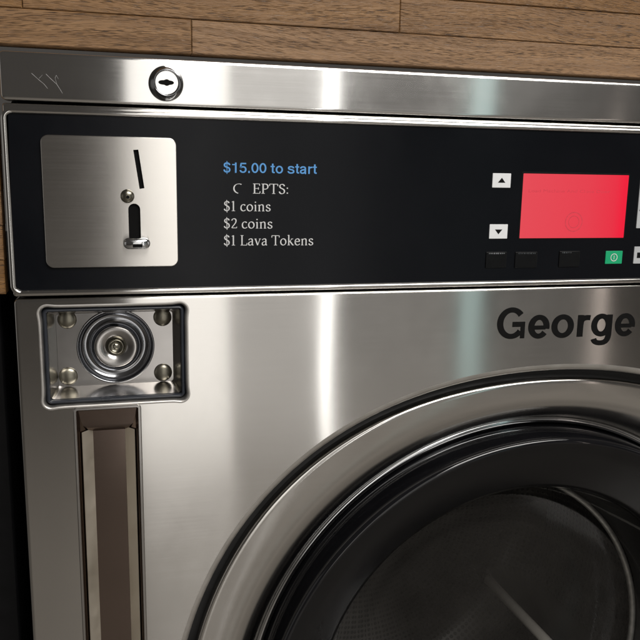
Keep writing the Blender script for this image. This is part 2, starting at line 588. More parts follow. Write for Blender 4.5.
SERIF = {
    '$': (490, ['M 385 520 C 380 590 330 625 255 625 C 165 625 105 575 105 500 C 105 400 200 370 255 345 C 330 310 400 270 400 170 C 400 75 330 20 240 20 C 150 20 95 70 80 145', '0.55 M 235 720 L 255 -90']),
    '1': (400, ['M 205 0 L 205 650', '0.8 M 205 640 L 95 585', '0.6 M 90 12 L 320 12']),
    '2': (480, ['M 85 510 C 110 590 170 630 235 630 C 320 630 375 575 375 490 C 375 340 190 200 85 40', '0.8 M 78 30 L 410 30', '0.6 M 405 30 L 425 110']),
    'c': (430, ['M 360 370 C 330 415 290 430 245 430 C 140 430 75 340 75 215 C 75 90 145 15 240 15 C 310 15 355 45 385 90']),
    'o': (510, ['A 255 222 182 208 0 360']),
    'i': (270, ['M 140 12 L 140 425', '0.7 M 140 415 L 50 390', '0.6 M 50 12 L 230 12', 'M 135 555 L 135 625']),
    'n': (560, ['M 135 12 L 135 425', '0.7 M 135 415 L 45 390', 'M 138 330 C 190 400 250 430 305 430 C 385 430 410 380 410 290 L 410 12', '0.6 M 45 12 L 225 12', '0.6 M 330 12 L 500 12']),
    's': (390, ['M 315 350 C 300 405 255 430 200 430 C 130 430 85 390 85 335 C 85 260 150 245 205 220 C 270 190 325 170 325 105 C 325 45 265 12 195 12 C 125 12 75 45 60 115']),
    'L': (530, ['M 150 12 L 150 650', '0.6 M 50 645 L 255 645', '0.7 M 50 14 L 490 14', '0.6 M 480 14 L 500 150']),
    'a': (470, ['M 95 345 C 115 400 165 430 225 430 C 300 430 335 390 335 310 L 335 75 C 335 30 370 15 420 25', 'M 335 265 C 250 245 80 225 80 110 C 80 50 120 12 175 12 C 250 12 310 60 335 110']),
    'v': (480, ['M 75 430 L 240 15', '0.6 M 240 15 L 405 430', '0.6 M 15 425 L 160 425', '0.6 M 330 425 L 465 425']),
    'T': (590, ['M 295 12 L 295 640', '0.75 M 40 636 L 550 636', '0.6 M 40 640 L 30 510', '0.6 M 550 640 L 560 510', '0.6 M 190 12 L 400 12']),
    'k': (520, ['M 135 12 L 135 680', '0.7 M 135 670 L 45 650', '0.6 M 140 210 L 370 425', 'M 215 270 L 430 12', '0.6 M 45 12 L 225 12', '0.6 M 300 425 L 450 425', '0.6 M 380 12 L 510 12']),
    'e': (450, ['M 80 245 L 375 245 C 380 360 325 430 235 430 C 135 430 75 340 75 215 C 75 90 145 15 240 15 C 315 15 365 50 395 100']),
    'C': (470, ['M 395 590 C 350 625 320 635 285 632 C 160 625 85 490 85 330 C 85 180 150 60 260 12']),
    'E': (540, ['M 150 12 L 150 640', '0.65 M 50 636 L 465 636', '0.6 M 462 640 L 470 520', '0.65 M 150 335 L 390 335', '0.6 M 390 265 L 390 405', '0.65 M 50 14 L 480 14', '0.6 M 478 14 L 505 150']),
    'P': (530, ['M 150 12 L 150 640', '0.6 M 50 636 L 200 636', 'M 160 632 L 260 632 C 390 632 455 570 455 470 C 455 360 370 295 260 295 L 200 300', '0.6 M 50 14 L 260 14']),
    'S': (470, ['M 385 510 C 375 585 325 632 245 632 C 155 632 100 580 100 500 C 100 400 195 370 250 345 C 325 310 395 270 395 170 C 395 75 325 12 235 12 C 145 12 90 65 75 150']),
    ':': (230, ['M 115 20 L 115 95', 'M 115 345 L 115 420']),
}


def text_mesh(txt, font, x0, x1, z0, z1, cap_h, y, pen, parent, material, space=250, name='lettering', track=0):
    """lay txt on the plane y, baseline from (x0, z0) to (x1, z1); cap_h sets the height"""
    adv, items = 0, []
    for ch in txt:
        if ch == ' ':
            adv += space
            continue
        g = font[ch]
        items.append((adv, g[1]))
        adv += g[0] + track
    b = MB()
    capu = 720 if font is SANS else 650
    pa, pb, rot = pen
    cr, sr = math.cos(rot), math.sin(rot)
    lo = min(p[0] + a for a, st in items for s_ in st for p in path(s_ if s_[0].isalpha() else s_.split(' ', 1)[1]))
    hi = max(p[0] + a for a, st in items for s_ in st for p in path(s_ if s_[0].isalpha() else s_.split(' ', 1)[1]))
    lo -= pa
    hi += pa
    sx = (x1 - x0) / (hi - lo)
    sz = cap_h / capu
    layer = 0
    for a, st in items:
        for s_ in st:
            w = 1.0
            if not s_[0].isalpha():
                k, s_ = s_.split(' ', 1)
                w = float(k)
            pts = path(s_)
            shut = math.dist(pts[0], pts[-1]) < 1
            if shut:
                pts = pts[:-1]
            n = len(pts)
            L_, R_ = [], []
            for i in range(n):
                p = pts[i - 1] if (i or shut) else pts[0]
                q = pts[(i + 1) % n] if (i < n - 1 or shut) else pts[-1]
                tx, ty = q[0] - p[0], q[1] - p[1]
                d = math.hypot(tx, ty) or 1
                nx, ny = -ty / d, tx / d
                ux, uy = nx * cr + ny * sr, -nx * sr + ny * cr
                hw = w * math.hypot(pa * ux, pb * uy)
                L_.append((pts[i][0] + nx * hw, pts[i][1] + ny * hw))
                R_.append((pts[i][0] - nx * hw, pts[i][1] - ny * hw))
            yy = y - 0.00001 * (layer % 9)
            layer += 1

            def wp(p):
                X = x0 + (p[0] + a - lo) * sx
                return (X, yy, z0 + (z1 - z0) * (X - x0) / (x1 - x0) + p[1] * sz)
            vs_ = [wp(p) for p in L_] + [wp(p) for p in R_]
            m_ = n if shut else n - 1
            b.add(vs_, [(i, (i + 1) % n, n + (i + 1) % n, n + i) for i in range(m_)])
    return b.build(name, material, parent)


def px_text(txt, font, pl, pr, cap_px, y, pen, parent, material, **kw):
    A, B = at(*pl, y), at(*pr, y)
    mid = ((pl[0] + pr[0]) / 2, (pl[1] + pr[1]) / 2)
    ch = at(mid[0], mid[1] - cap_px, y).z - at(*mid, y).z
    return text_mesh(txt, font, A.x, B.x, A.z, B.z, ch, y, pen, parent, material, **kw)


def builtin_text(txt, x0, x1, z, h, y, parent, material, name='lettering'):
    cu = bpy.data.curves.new('caption', 'FONT')
    cu.body = txt
    cu.size = 1
    cu.resolution_u = 3
    tmp = bpy.data.objects.new('caption', cu)
    COL.objects.link(tmp)
    dg = bpy.context.evaluated_depsgraph_get()
    me = bpy.data.meshes.new_from_object(tmp.evaluated_get(dg))
    bpy.data.objects.remove(tmp)
    xs = [v.co.x for v in me.vertices]
    lo, hi = min(xs), max(xs)
    for v in me.vertices:
        v.co = (x0 + (v.co.x - lo) / (hi - lo) * (x1 - x0), y, z + v.co.y * h)
    me.materials.clear()
    me.materials.append(material)
    o = bpy.data.objects.new(name, me)
    COL.objects.link(o)
    attach(o, parent)
    return o


# ------------------------------------------------------------------ the setting
fl = MB().box(-6, 8, -8, 1.4, -0.1, 0.0).build('floor', M['floor'])
fl['kind'] = 'structure'

X_LEFT = at(13.5, 300).x                 # left edge of the steel front
DCX, DCZ = 0.6248 * DIST, CAM.z - 0.8558 * DIST     # centre of the door opening
X_RIGHT = 2 * DCX - X_LEFT
Z_TOP = (at(5, 50.6).z + at(640, 83.7).z) / 2
Z_G1 = (at(5, 101.2).z + at(640, 124.4).z) / 2      # joint under the top strip
Z_G2 = (at(13, 298.1).z + at(632, 284).z) / 2       # joint under the control panel

# wood wall: strips of oak, butt-jointed, each its own piece
WY = 0.004                               # face of the boards
wall = empty('wood_wall', (0.3, WY, 0))
wall['kind'] = 'structure'
wall['label'] = 'brown oak board wall above and beside the steel washing machine'
PITCH_W = at(0, 4.1, WY).z - at(0, 44.2, WY).z
Z0 = (at(0, 44.2, WY).z + at(640, 80.8, WY).z) / 2 + 0.0012
J1 = (at(0, 4.1, WY).z + at(640, 50.9, WY).z) / 2


def plank(x0, x1, z0, z1, dy):
    g, bv = 0.00015, 0.0006
    x0 += g; x1 -= g; z0 += g; z1 -= g
    lp = [(x1, z1), (x0, z1), (x0, z0), (x1, z0)]
    b = MB()
    b.fill([offset(lp, -bv)], WY + dy)
    b.loft(rimloops(lp, [(-bv, WY + dy), (0, WY + dy + bv), (0, WY + dy + 0.016)]), smooth=False)
    o = b.build('plank', M['wood'], None)
    c = Vector(((x0 + x1) / 2, WY, (z0 + z1) / 2))
    for v in o.data.vertices:
        v.co -= c
    o.location = c
    attach(o, wall)


rows = [(Z0, J1)] + [(J1 + k * PITCH_W * 1.03, J1 + (k + 1) * PITCH_W * 1.03) for k in range(7)]
fixed = {0: [at(191.5, 38, WY).x, 0.53], 1: [at(22, 2, WY).x, at(399.8, 18, WY).x, 0.64]}
XA, XB = -0.42, 1.15
for k, (z0, z1) in enumerate(rows):
    cuts = fixed.get(k)
    if cuts is None:
        cuts = [random.uniform(-0.3, -0.05), random.uniform(0.05, 0.3)]
    cuts = sorted(cuts)
    while cuts[0] - XA > 0.35:
        cuts.insert(0, cuts[0] - random.uniform(0.22, 0.33))
    while XB - cuts[-1] > 0.4:
        cuts.append(cuts[-1] + random.uniform(0.26, 0.38))
    xs = [XA] + cuts + [XB]
    for a, b_ in zip(xs[:-1], xs[1:]):
        plank(a, b_, z0, z1, random.uniform(-0.0005, 0.0006))
WL = at(6.0, 285, WY).x                  # boards left of the machine end here
zb = at(3, 294.5, WY).z
k = 0
zt = Z0
nrow = round((Z0 - zb) / (PITCH_W * 0.95))
hrow = (Z0 - zb) / nrow
for k in range(nrow):
    cut = random.uniform(-0.3, -0.16)
    plank(XA, cut, zb + k * hrow, zb + (k + 1) * hrow, random.uniform(-0.0005, 0.0005))
    plank(cut, WL + random.uniform(-0.0006, 0.0004), zb + k * hrow, zb + (k + 1) * hrow, random.uniform(-0.0005, 0.0005))
bk = MB()
bk.box(XA, XB, WY + 0.0175, WY + 0.03, Z_TOP + 0.012, rows[-1][1])
bk.box(XA, WL - 0.002, WY + 0.0175, WY + 0.03, zb + 0.001, Z_TOP + 0.0118)
bk.build('backing', M['backing'], wall)

# black cabinet under the boards, left of the washing machine
cxr = at(9.5, 440, 0.034).x
cab = empty('black_cabinet', ((XA + cxr) / 2, 0.3, 0), 'black painted cabinet under the wood boards beside the steel washing machine', 'cabinet')
plate('side_panel', rrect(XA, cxr, 0.0, zb - 0.004, 0.004), 0.6, 0.034, 0.002, M['cabinet'], cab)

# ------------------------------------------------------------------ the washing machine
wm = empty('washing_machine', (DCX, 0.35, 0), 'large brushed steel front-loading washing machine with black coin panel and round door', 'washing machine')

# cabinet behind the front sheet (open towards the door)
c_ = MB()
x0, x1 = X_LEFT + 0.003, X_RIGHT - 0.003
c_.box(x0, x0 + 0.004, 0.022, 0.78, 0.0, Z_TOP - 0.006)
c_.box(x1 - 0.004, x1, 0.022, 0.78, 0.0, Z_TOP - 0.006)
c_.box(x0 + 0.0042, x1 - 0.0042, 0.022, 0.78, Z_TOP - 0.010, Z_TOP - 0.0062)
c_.box(x0 + 0.0042, x1 - 0.0042, 0.776, 0.78, 0.0, Z_TOP - 0.0102)
c_.box(x0 + 0.0042, x1 - 0.0042, 0.022, 0.775, 0.001, 0.005)
c_.build('cabinet', M['cabinet'], wm)

EDGE = [(-0.0022, 0.0), (-0.0008, 0.00015), (-0.0002, 0.0006), (0.0, 0.0013), (0.0, 0.020)]


def sheet(name, loop, y, holes, material):
    b = MB()
    b.fill([offset(loop, -0.0022)] + holes, y)
    b.loft(rimloops(loop, [(d, yy + y) for d, yy in EDGE]))
    return b, name, material


# top strip
tloop = dense(rrect(X_LEFT - 0.0005, X_RIGHT + 0.0005, Z_G1 + 0.0008, Z_TOP, 0.003, 4), 0.05)
b, n_, m_ = sheet('top_panel', tloop, -0.0015, [], M['steel_top'])
top = b.build(n_, m_, wm)

# scratches on the strip, by the left corner
sb = MB()


def scratch_line(pts, w):
    P = [at(px, py, -0.0017) for px, py in pts]
    for i in range(len(P) - 1):
        a, c2 = P[i], P[i + 1]
        t = (c2 - a).normalized()
        nn = Vector((-t.z, 0, t.x)) * w
        sb.add([a + nn, c2 + nn * 0.6, c2 - nn * 0.6, a - nn], [(0, 1, 2, 3)])


scratch_line([(31.5, 73.2), (38.5, 79.5), (44, 84), (47.6, 88.5)], 0.000124)
scratch_line([(46, 74), (50, 78), (57, 84.5), (60.5, 90), (62.5, 93.3)], 0.000136)
scratch_line([(57, 84.5), (55, 78), (56.2, 75.2), (58.5, 79)], 8.1e-05)
scratch_line([(39, 78.5), (42.5, 74.8)], 6.2e-05)
sb.build('scratch', M['scratch'], top)

# lock in the strip
lc = at(166.2, 83.4, -0.004)
lock = MB().lathe(lc.x, lc.z, [(0.0114, 0.004), (0.0114, -0.0030), (0.0110, -0.0040), (0.0088, -0.0098), (0.0084, -0.0103), (0.0078, -0.0098), (0.0076, -0.0086)], 48, cap=False).build('lock', M['darkened_chrome'], wm)
MB().lathe(lc.x, lc.z, [(0.0078, -0.004), (0.0078, -0.0090), (0.0073, -0.0096), (0.003, -0.0096)], 40, smooth=False).build('lock_core', M['steel_top'], lock)
kh = []
for i in range(40):
    t = 2 * PI * i / 40
    r = 0.0021 + (0.0034 if math.cos(t) < 0 else 0.0026) * abs(math.cos(t)) ** 10
    kh.append((lc.x + r * math.cos(t), lc.z + r * math.sin(t)))
plate('keyhole', kh, -0.0094, -0.00975, 0.0001, M['void'], lock)

# control panel: stamped steel frame round a black film
fx0, fx1 = X_LEFT - 0.0002, X_RIGHT + 0.0002
fz0, fz1 = Z_G2 + 0.0008, Z_G1 - 0.0010
ix0 = (at(6.5, 130).x + at(16.5, 270).x) / 2
iz1 = (at(60, 113.6).z + at(600, 133.6).z) / 2
iz0 = (at(60, 290.6).z + at(600, 278).z) / 2
ix1 = X_RIGHT - (ix0 - X_LEFT)
inner = dense(rrect(ix0, ix1, iz0, iz1, 0.0035, 8), 0.05)
outer = dense(rrect(fx0, fx1, fz0, fz1, 0.002, 4), 0.05)
cf = MB()
inn_out = offset(inner, 0.0036)
cf.fill([offset(outer, -0.0022), inn_out], -0.0005)
cf.loft(rimloops(outer, [(d, yy - 0.0005) for d, yy in EDGE]))
cf.loft(rimloops(inner, [(0.0036, -0.0005), (0.0030, -0.0008), (0.0022, -0.0011), (0.0013, -0.0010), (0.0005, -0.0004), (0.0, 0.0006), (0.0, 0.0022)]))
cf.build('control_frame', M['steel'], wm)
OV = 0.0008
panel = MB()
panel.fill([offset(inner, 0.0002)], OV)
panel = panel.build('control_panel', M['overlay'], wm)
PY = OV - 0.00012

PEN_B = (72, 60, 0.0)
px_text('$15.00 to start', SANS, (223.4, 172.6), (317.5, 174.0), 10.4, PY, (58, 48, 0), panel, M['blue_print'])['label'] = 'blue bold lettering of the start price'
PEN_S = (44, 21, math.radians(18))
px_text('C', SERIF, (233.2, 193.4), (242.2, 193.5), 9.9, PY, (30, 15, math.radians(18)), panel, M['white_print'])
px_text('EPTS:', SERIF, (252.3, 193.5), (288.0, 194.0), 9.9, PY, PEN_S, panel, M['white_print'])
px_text('$1 coins', SERIF, (223.8, 211.0), (270.6, 211.3), 9.9, PY, PEN_S, panel, M['white_print'])
px_text('$2 coins', SERIF, (223.8, 228.3), (272.4, 228.5), 9.9, PY, PEN_S, panel, M['white_print'])
px_text('$1 Lava Tokens', SERIF, (223.8, 245.4), (313.2, 245.2), 9.9, PY, PEN_S, panel, M['white_print'])

# coin plate with its openings
q = pxrect([(39.4, 133.4), (175.3, 138.8), (179.4, 266.3), (46.6, 267.8)], -0.001)
ploop = rrect(*q, 0.005, 8)


def quad_hole(pts, y):
    return [(p.x, p.z) for p in (at(a, b_, y) for a, b_ in pts)]


CPY = -0.0012
slot = quad_hole([(138.3, 149.6), (133.2, 149.9), (139.6, 188.9), (144.4, 188.2)], CPY)
sl = at(134.2, 203.8, CPY)
sr_ = at(140.4, 215, CPY)
s0, s1 = at(128.4, 215, CPY).x, sr_.x
szt, szb = at(134, 203.6, CPY).z, at(136, 246, CPY).z
pill = rrect(s0, s1, szb, szt, (s1 - s0) / 2 - 1e-5, 8)
coin = plate('coin_plate', ploop, 0.0006, CPY, 0.0005, M['steel_plate'], wm, holes=[slot, pill])
lin = MB()
cc_ = (min(p[0] for p in slot) - 0.01, max(p[0] for p in slot) + 0.01)
lin.box(cc_[0], cc_[1], 0.0004, 0.0006, szb - 0.002, max(p[1] for p in slot) + 0.003)
lin.build('slot_liner', M['void'], coin)
sc_ = at(127.4, 196.2, CPY)
scr = MB().lathe(sc_.x, sc_.z, [(0.0046, CPY), (0.0045, CPY - 0.0009), (0.0036, CPY - 0.0021), (0.0018, CPY - 0.0027), (0.0009, CPY - 0.0028)], 32).build('screw', M['bolt'], coin)
MB().lathe(sc_.x + 0.0002, sc_.z - 0.0005, [(0.0012, CPY - 0.002), (0.0012, CPY - 0.0031)], 6, smooth=False).build('screw_socket', M['void'], scr)
# coin return button: a flared lip below the slide
rb = at(136.6, 244.0, CPY)
loops = []
for y, hx, hz, dz in ((0.001, 0.0046, 0.0020, 0), (-0.0030, 0.0054, 0.0024, 0.0003), (-0.0052, 0.0080, 0.0034, 0.0008), (-0.0060, 0.0088, 0.0038, 0.0010), (-0.0068, 0.0089, 0.0038, 0.0010), (-0.0078, 0.0084, 0.0035, 0.0010), (-0.0087, 0.0070, 0.0027, 0.0010), (-0.0092, 0.0050, 0.0016, 0.0010), (-0.0094, 0.0026, 0.0006, 0.0010)):
    lp = rrect(rb.x - hx, rb.x + hx, rb.z + dz - hz, rb.z + dz + hz, hz * 0.98, 6)
    loops.append([(p[0], CPY + y, p[1]) for p in lp])
rbo = MB().loft(loops, cap1=True).build('coin_return_button', M['chrome'], coin)
plate('button_notch', rrect(rb.x - 0.0028, rb.x + 0.0036, rb.z - 0.0014, rb.z + 0.0008, 0.0003, 3), CPY - 0.0070, CPY - 0.0096, 0.0001, M['void'], rbo)

# display
q = pxrect([(523.7, 173.8), (628.8, 174.9), (623.3, 237.5), (518.9, 238.4)], OV)
bz = plate('display', rrect(q[0] - 0.0012, q[1] + 0.0012, q[2] - 0.0012, q[3] + 0.0012, 0.0008, 3), OV + 0.001, OV - 0.00015, 0.0001, M['key_black'], wm)
screen = MB()
screen.fill([rrect(q[0], q[1], q[2], q[3], 0.0004, 3)], OV - 0.0003)
screen = screen.build('screen', M['screen'], bz)
SW, SH = q[1] - q[0], q[3] - q[2]
# faint print on the screen
for tx, fx_a, fx_b in (('Load Machine And Close Door', 0.055, 0.83),):
    t_ = builtin_text(tx, q[0] + fx_a * SW, q[0] + fx_b * SW, q[3] - 0.285 * SH, 0.066 * SH, OV - 0.00045, bz, M['screen_ink'])
icx, icz, icr = q[0] + 0.50 * SW, q[3] - 0.745 * SH, 0.15 * SH
ic = MB()
for r_, w_ in ((icr, 0.06), (icr * 0.62, 0.08)):
    ic.loft([[(x, OV - 0.00045, z) for x, z in circle(icx, icz, r_ * (1 - w_), 40)], [(x, OV - 0.00045, z) for x, z in circle(icx, icz, r_ * (1 + w_), 40)]], smooth=False)
ic.build('screen_icon', M['screen_ink'], bz)

# keys
for nm, quad, up in (('arrow_button', [(492.6, 173.3), (511.2, 173.3), (509.8, 187.9), (491.8, 187.5)], 1), ('arrow_button', [(489.6, 224.3), (507.7, 224.3), (506.7, 238.9), (488.6, 238.4)], -1)):
    q = pxrect(quad, OV)
    kb = plate(nm, rrect(*q, 0.0004, 3), OV + 0.001, OV - 0.0006, 0.0002, M['key_white'], wm)
    cx, cz = (q[0] + q[1]) / 2, (q[2] + q[3]) / 2
    plate('arrow', [(cx + 0.0031, cz - 0.0016 * up), (cx, cz + 0.0021 * up), (cx - 0.0031, cz - 0.0016 * up)][::up], OV - 0.0005, OV - 0.00075, 0.00005, M['black_print'], kb)
q = pxrect([(605.7, 250.9), (622.4, 250.8), (621.2, 263.6), (604.4, 263.9)], OV)
kb = plate('start_button', rrect(*q, 0.0004, 3), OV + 0.001, OV - 0.0006, 0.0002, M['key_green'], wm)
cx, cz = (q[0] + q[1]) / 2, (q[2] + q[3]) / 2
sy = MB()
yy = OV - 0.00075
sy.loft([[(x, yy, z) for x, z in circle(cx, cz, 0.0026, 32)], [(x, yy, z) for x, z in circle(cx, cz, 0.0032, 32)]], smooth=False)
sy.fill([[(cx + 0.00028, cz + 0.0016), (cx - 0.00028, cz + 0.0016), (cx - 0.00028, cz - 0.0016), (cx + 0.00028, cz - 0.0016)]], yy)
sy.build('start_symbol', M['white_print'], kb)
for (a, b_, c2, d2), cap in (((485.4, 251.8, 506.2, 267.6), 'Start'), ((514.6, 251.8, 536.8, 267.6), 'Stop'), ((558.6, 251.0, 579.2, 266.6), None)):
    q = pxrect([(a + 0.5, b_), (c2 + 0.5, b_), (c2 - 0.5, d2), (a - 0.5, d2)], OV)
    kb = plate('soft_button', rrect(*q, 0.0006, 3), OV + 0.001, OV - 0.0008, 0.0003, M['key_black'], wm)
    tb = MB()       # worn caption: a broken row of pale marks, not legible
    x = q[0] + 0.0022
    xe = q[1] - (0.0022 if cap else 0.0085)
    while x < xe:
        wdt = random.uniform(0.0005, 0.0013)
        hh = random.uniform(0.0005, 0.0010)
        zc = q[3] - 0.0012
        tb.fill([[(x + wdt, zc + hh / 2), (x, zc + hh / 2), (x, zc - hh / 2), (x + wdt, zc - hh / 2)]], OV - 0.00095)
        x += wdt + random.uniform(0.0003, 0.0009)
    tb.build('worn_caption', M['grey_print'] if cap == 'Start' else M['faint_print'], kb)
for (zt_, zb_), xl in (((186.2, 228.2), 635.6), ((246.6, 263.6), 632.6)):
    A, B = at(xl, zb_, OV), at(xl, zt_, OV)
    q = (A.x, A.x + 0.02, A.z, B.z + (0.008 if zt_ < 200 else 0))
    kb = plate('side_button', rrect(*q, 0.0005, 3), OV + 0.001, OV - 0.0007, 0.0002, M['key_grey'], wm)
    if zt_ > 200:
        A, B = at(636.2, 257.9, OV), at(636.6, 252.4, OV)
        plate('button_mark', rrect(A.x, A.x + 0.011, A.z, B.z, 0.0002, 2), OV - 0.0006, OV - 0.00085, 0.00005, M['black_print'], kb)
    else:
        A = at(639.0, 211, OV)
        plate('button_mark', rrect(A.x, A.x + 0.009, A.z, A.z + 0.0012, 0.0002, 2), OV - 0.0006, OV - 0.00085, 0.00005, M['black_print'], kb)

# front sheet with openings for coin vault, channel and door
BZ1 = Z_G2 - 0.0010
bloop = dense(rrect(X_LEFT, X_RIGHT, 0.07, BZ1, 0.003, 4), 0.05)
RA, KA = 0.591 * DIST, 0.0123 * DIST
RB, KB = 0.5595 * 1.01 * DIST, 0.0128 * 1.01 * DIST
hole_door = circle(DCX, DCZ, RA, 200, KA)
vq = pxrect([(40.0, 308.6), (183.2, 306.2), (187.0, 399.6), (47.6, 404.6)])
vloop = dense(rrect(*vq, 0.004, 8), 0.004)
cor = [(vq[i], vq[j]) for i in (0, 1) for j in (2, 3)]


def dogbone(loop, amp, sig):
    of1 = offset(loop, 1.0)
    out = []
    for p, o_ in zip(loop, of1):
        d = min(math.dist(p, c2) for c2 in cor)
        k_ = amp * math.exp(-(d / sig) ** 2)
        nx, nz = o_[0] - p[0], o_[1] - p[1]
        L = math.hypot(nx, nz)
        out.append((p[0] + nx / L * k_, p[1] + nz / L * k_))
    return out


vrim = dogbone(vloop, 0.0011, 0.006)
vhole = offset(vrim, 0.0025)
tq = pxrect([(74.6, 408.6), (139.6, 404.8), (150.0, 640), (83.0, 640)])
CHB = 0.45                                # channel ends here, above the floor
tl0 = [(at(139.8, 404.8).x, at(139.8, 404.8).z), (at(74.4, 409.2).x, at(74.4, 409.2).z)]
chx0, chx1 = at(74.4, 409.2).x, at(139.6, 404.8).x
chz1 = (at(74.4, 409.2).z + at(139.6, 404.8).z) / 2
cloop = rrect(chx0, chx1, CHB, chz1, 0.002, 4)
fp = MB()
fp.fill([offset(bloop, -0.0022), hole_door, vhole, offset(cloop, 0.0008)], 0.0)
fp.loft(rimloops(bloop, EDGE))
lipd = MB().loft(rimloops(hole_door, [(0.0, 0.0), (-0.0022, 0.0002), (-0.0040, 0.0010), (-0.0050, 0.0022), (-0.0056, 0.0042), (-0.0059, 0.0075), (-0.0059, 0.016)]))
fp.loft(rimloops(vrim, [(0.0045, 0.0), (0.0034, 0.0001), (0.0022, 0.0005), (0.0012, 0.0012), (0.0004, 0.0022), (0.0, 0.0034), (-0.0002, 0.0060)])) if False else None
front = fp.build('front_panel', M['steel'], wm)
lipd.build('opening_lip', M['soft_steel'], front)
MB().loft(rimloops(vrim, [(0.0026, -0.0001), (0.0020, -0.0002), (0.0014, -0.0002), (0.0009, 0.0002), (0.0004, 0.0011), (0.0, 0.0024), (-0.0002, 0.0060)])).build('stamped_rim', M['soft_steel'], front)
kick = plate('kick_plate', rrect(X_LEFT + 0.004, X_RIGHT - 0.004, 0.0, 0.067, 0.002, 3), 0.040, 0.020, 0.001, M['cabinet'], wm)

# name on the front
px_text('George', SANS, (496.3, 339.0), (634.0, 335.3), 30.2, -0.00018, (73, 60, 0), front, M['black_print'])['label'] = 'black bold lettering on the steel front'

# coin vault
VD = 0.026
vault = empty('coin_vault', ((vq[0] + vq[1]) / 2, 0.0, (vq[2] + vq[3]) / 2), parent=wm)
vin = offset(vloop, -0.0008)
gk = MB().loft(rimloops(vin, [(0.0012, 0.005), (0.0002, 0.0024), (-0.0006, 0.0016), (-0.0014, 0.0018), (-0.0019, 0.003), (-0.0019, 0.009)]))
gk.build('gasket', M['gasket'], vault)
pq = pxrect([(56.6, 313.0), (172.2, 312.0), (173.4, 381.0), (57.9, 386.3)], VD)
pl_loop = dense(rrect(*pq, 0.002, 8), 0.004)
i2 = offset(vin, -0.0021)


def resample(loop, n):
    """n points by angle about the loop's centre, so two frames can be stitched"""
    cx = (min(p[0] for p in loop) + max(p[0] for p in loop)) / 2
    cz = (min(p[1] for p in loop) + max(p[1] for p in loop)) / 2
    hx = (max(p[0] for p in loop) - min(p[0] for p in loop)) / 2
    hz = (max(p[1] for p in loop) - min(p[1] for p in loop)) / 2
    r = 0.06
    base = dense(rrect(-1, 1, -1, 1, r, 5), 0.2)
    return [(cx + p[0] * hx, cz + p[1] * hz) for p in base]


wl0 = resample(i2, 0)
wl1 = resample(pl_loop, 0)
wb = MB().loft([[(p[0], 0.006, p[1]) for p in wl0], [(p[0], VD + 0.0004, p[1]) for p in wl1]], smooth=False)
wb.build('vault_wall', M['satin'], vault)
dc = at(116.0, 348.2, VD - 0.006)
vp = MB()
RD = 0.0276
vp.fill([wl1, circle(dc.x, dc.z, RD, 72)], VD)
vpl = vp.build('vault_plate', M['satin'], vault)
dish = [(RD, VD - 0.0002), (RD - 0.0005, VD - 0.0009), (RD - 0.0012, VD - 0.0008)]
for k in range(1, 20):                    # polished hollow round the lock collar
    t = PI * k / 20
    dish.append((0.0210 + 0.0054 * math.cos(t), VD - 0.0008 + 0.0056 * math.sin(t)))
dish += [(0.0153, VD - 0.0014)]
dsh = MB().lathe(dc.x, dc.z, dish, 72, cap=False).build('dish', M['darkened_chrome'], vault)
MB().lathe(dc.x, dc.z, [(0.0154, VD - 0.0012), (0.0150, VD - 0.0022), (0.0142, VD - 0.0025), (0.0100, VD - 0.0014), (0.0066, VD - 0.0004), (0.0058, VD + 0.001)], 72, cap=False).build('lock_collar', M['satin'], vault)
vl = MB().lathe(dc.x, dc.z, [(0.0056, VD + 0.004), (0.0056, VD - 0.0016), (0.0051, VD - 0.0022), (0.0044, VD - 0.0018), (0.0040, VD - 0.0002), (0.0024, VD - 0.0002)], 36).build('vault_lock', M['bolt'], vault)
MB().lathe(dc.x, dc.z, [(0.0022, VD + 0.0002), (0.0022, VD - 0.0010), (0.0014, VD - 0.0014)], 7, smooth=False).build('lock_pin', M['bolt'], vl)
for px, py in ((67, 320), (162.6, 317.6), (68.3, 376.8), (163.2, 373.0)):
    p = at(px, py, VD - 0.002)
    MB().lathe(p.x, p.z, [(0.0066, VD), (0.0066, VD - 0.0008), (0.0058, VD - 0.0017), (0.0042, VD - 0.0024), (0.0022, VD - 0.0028), (0.0006, VD - 0.0029)], 32).build('bolt', M['bolt'], vault)

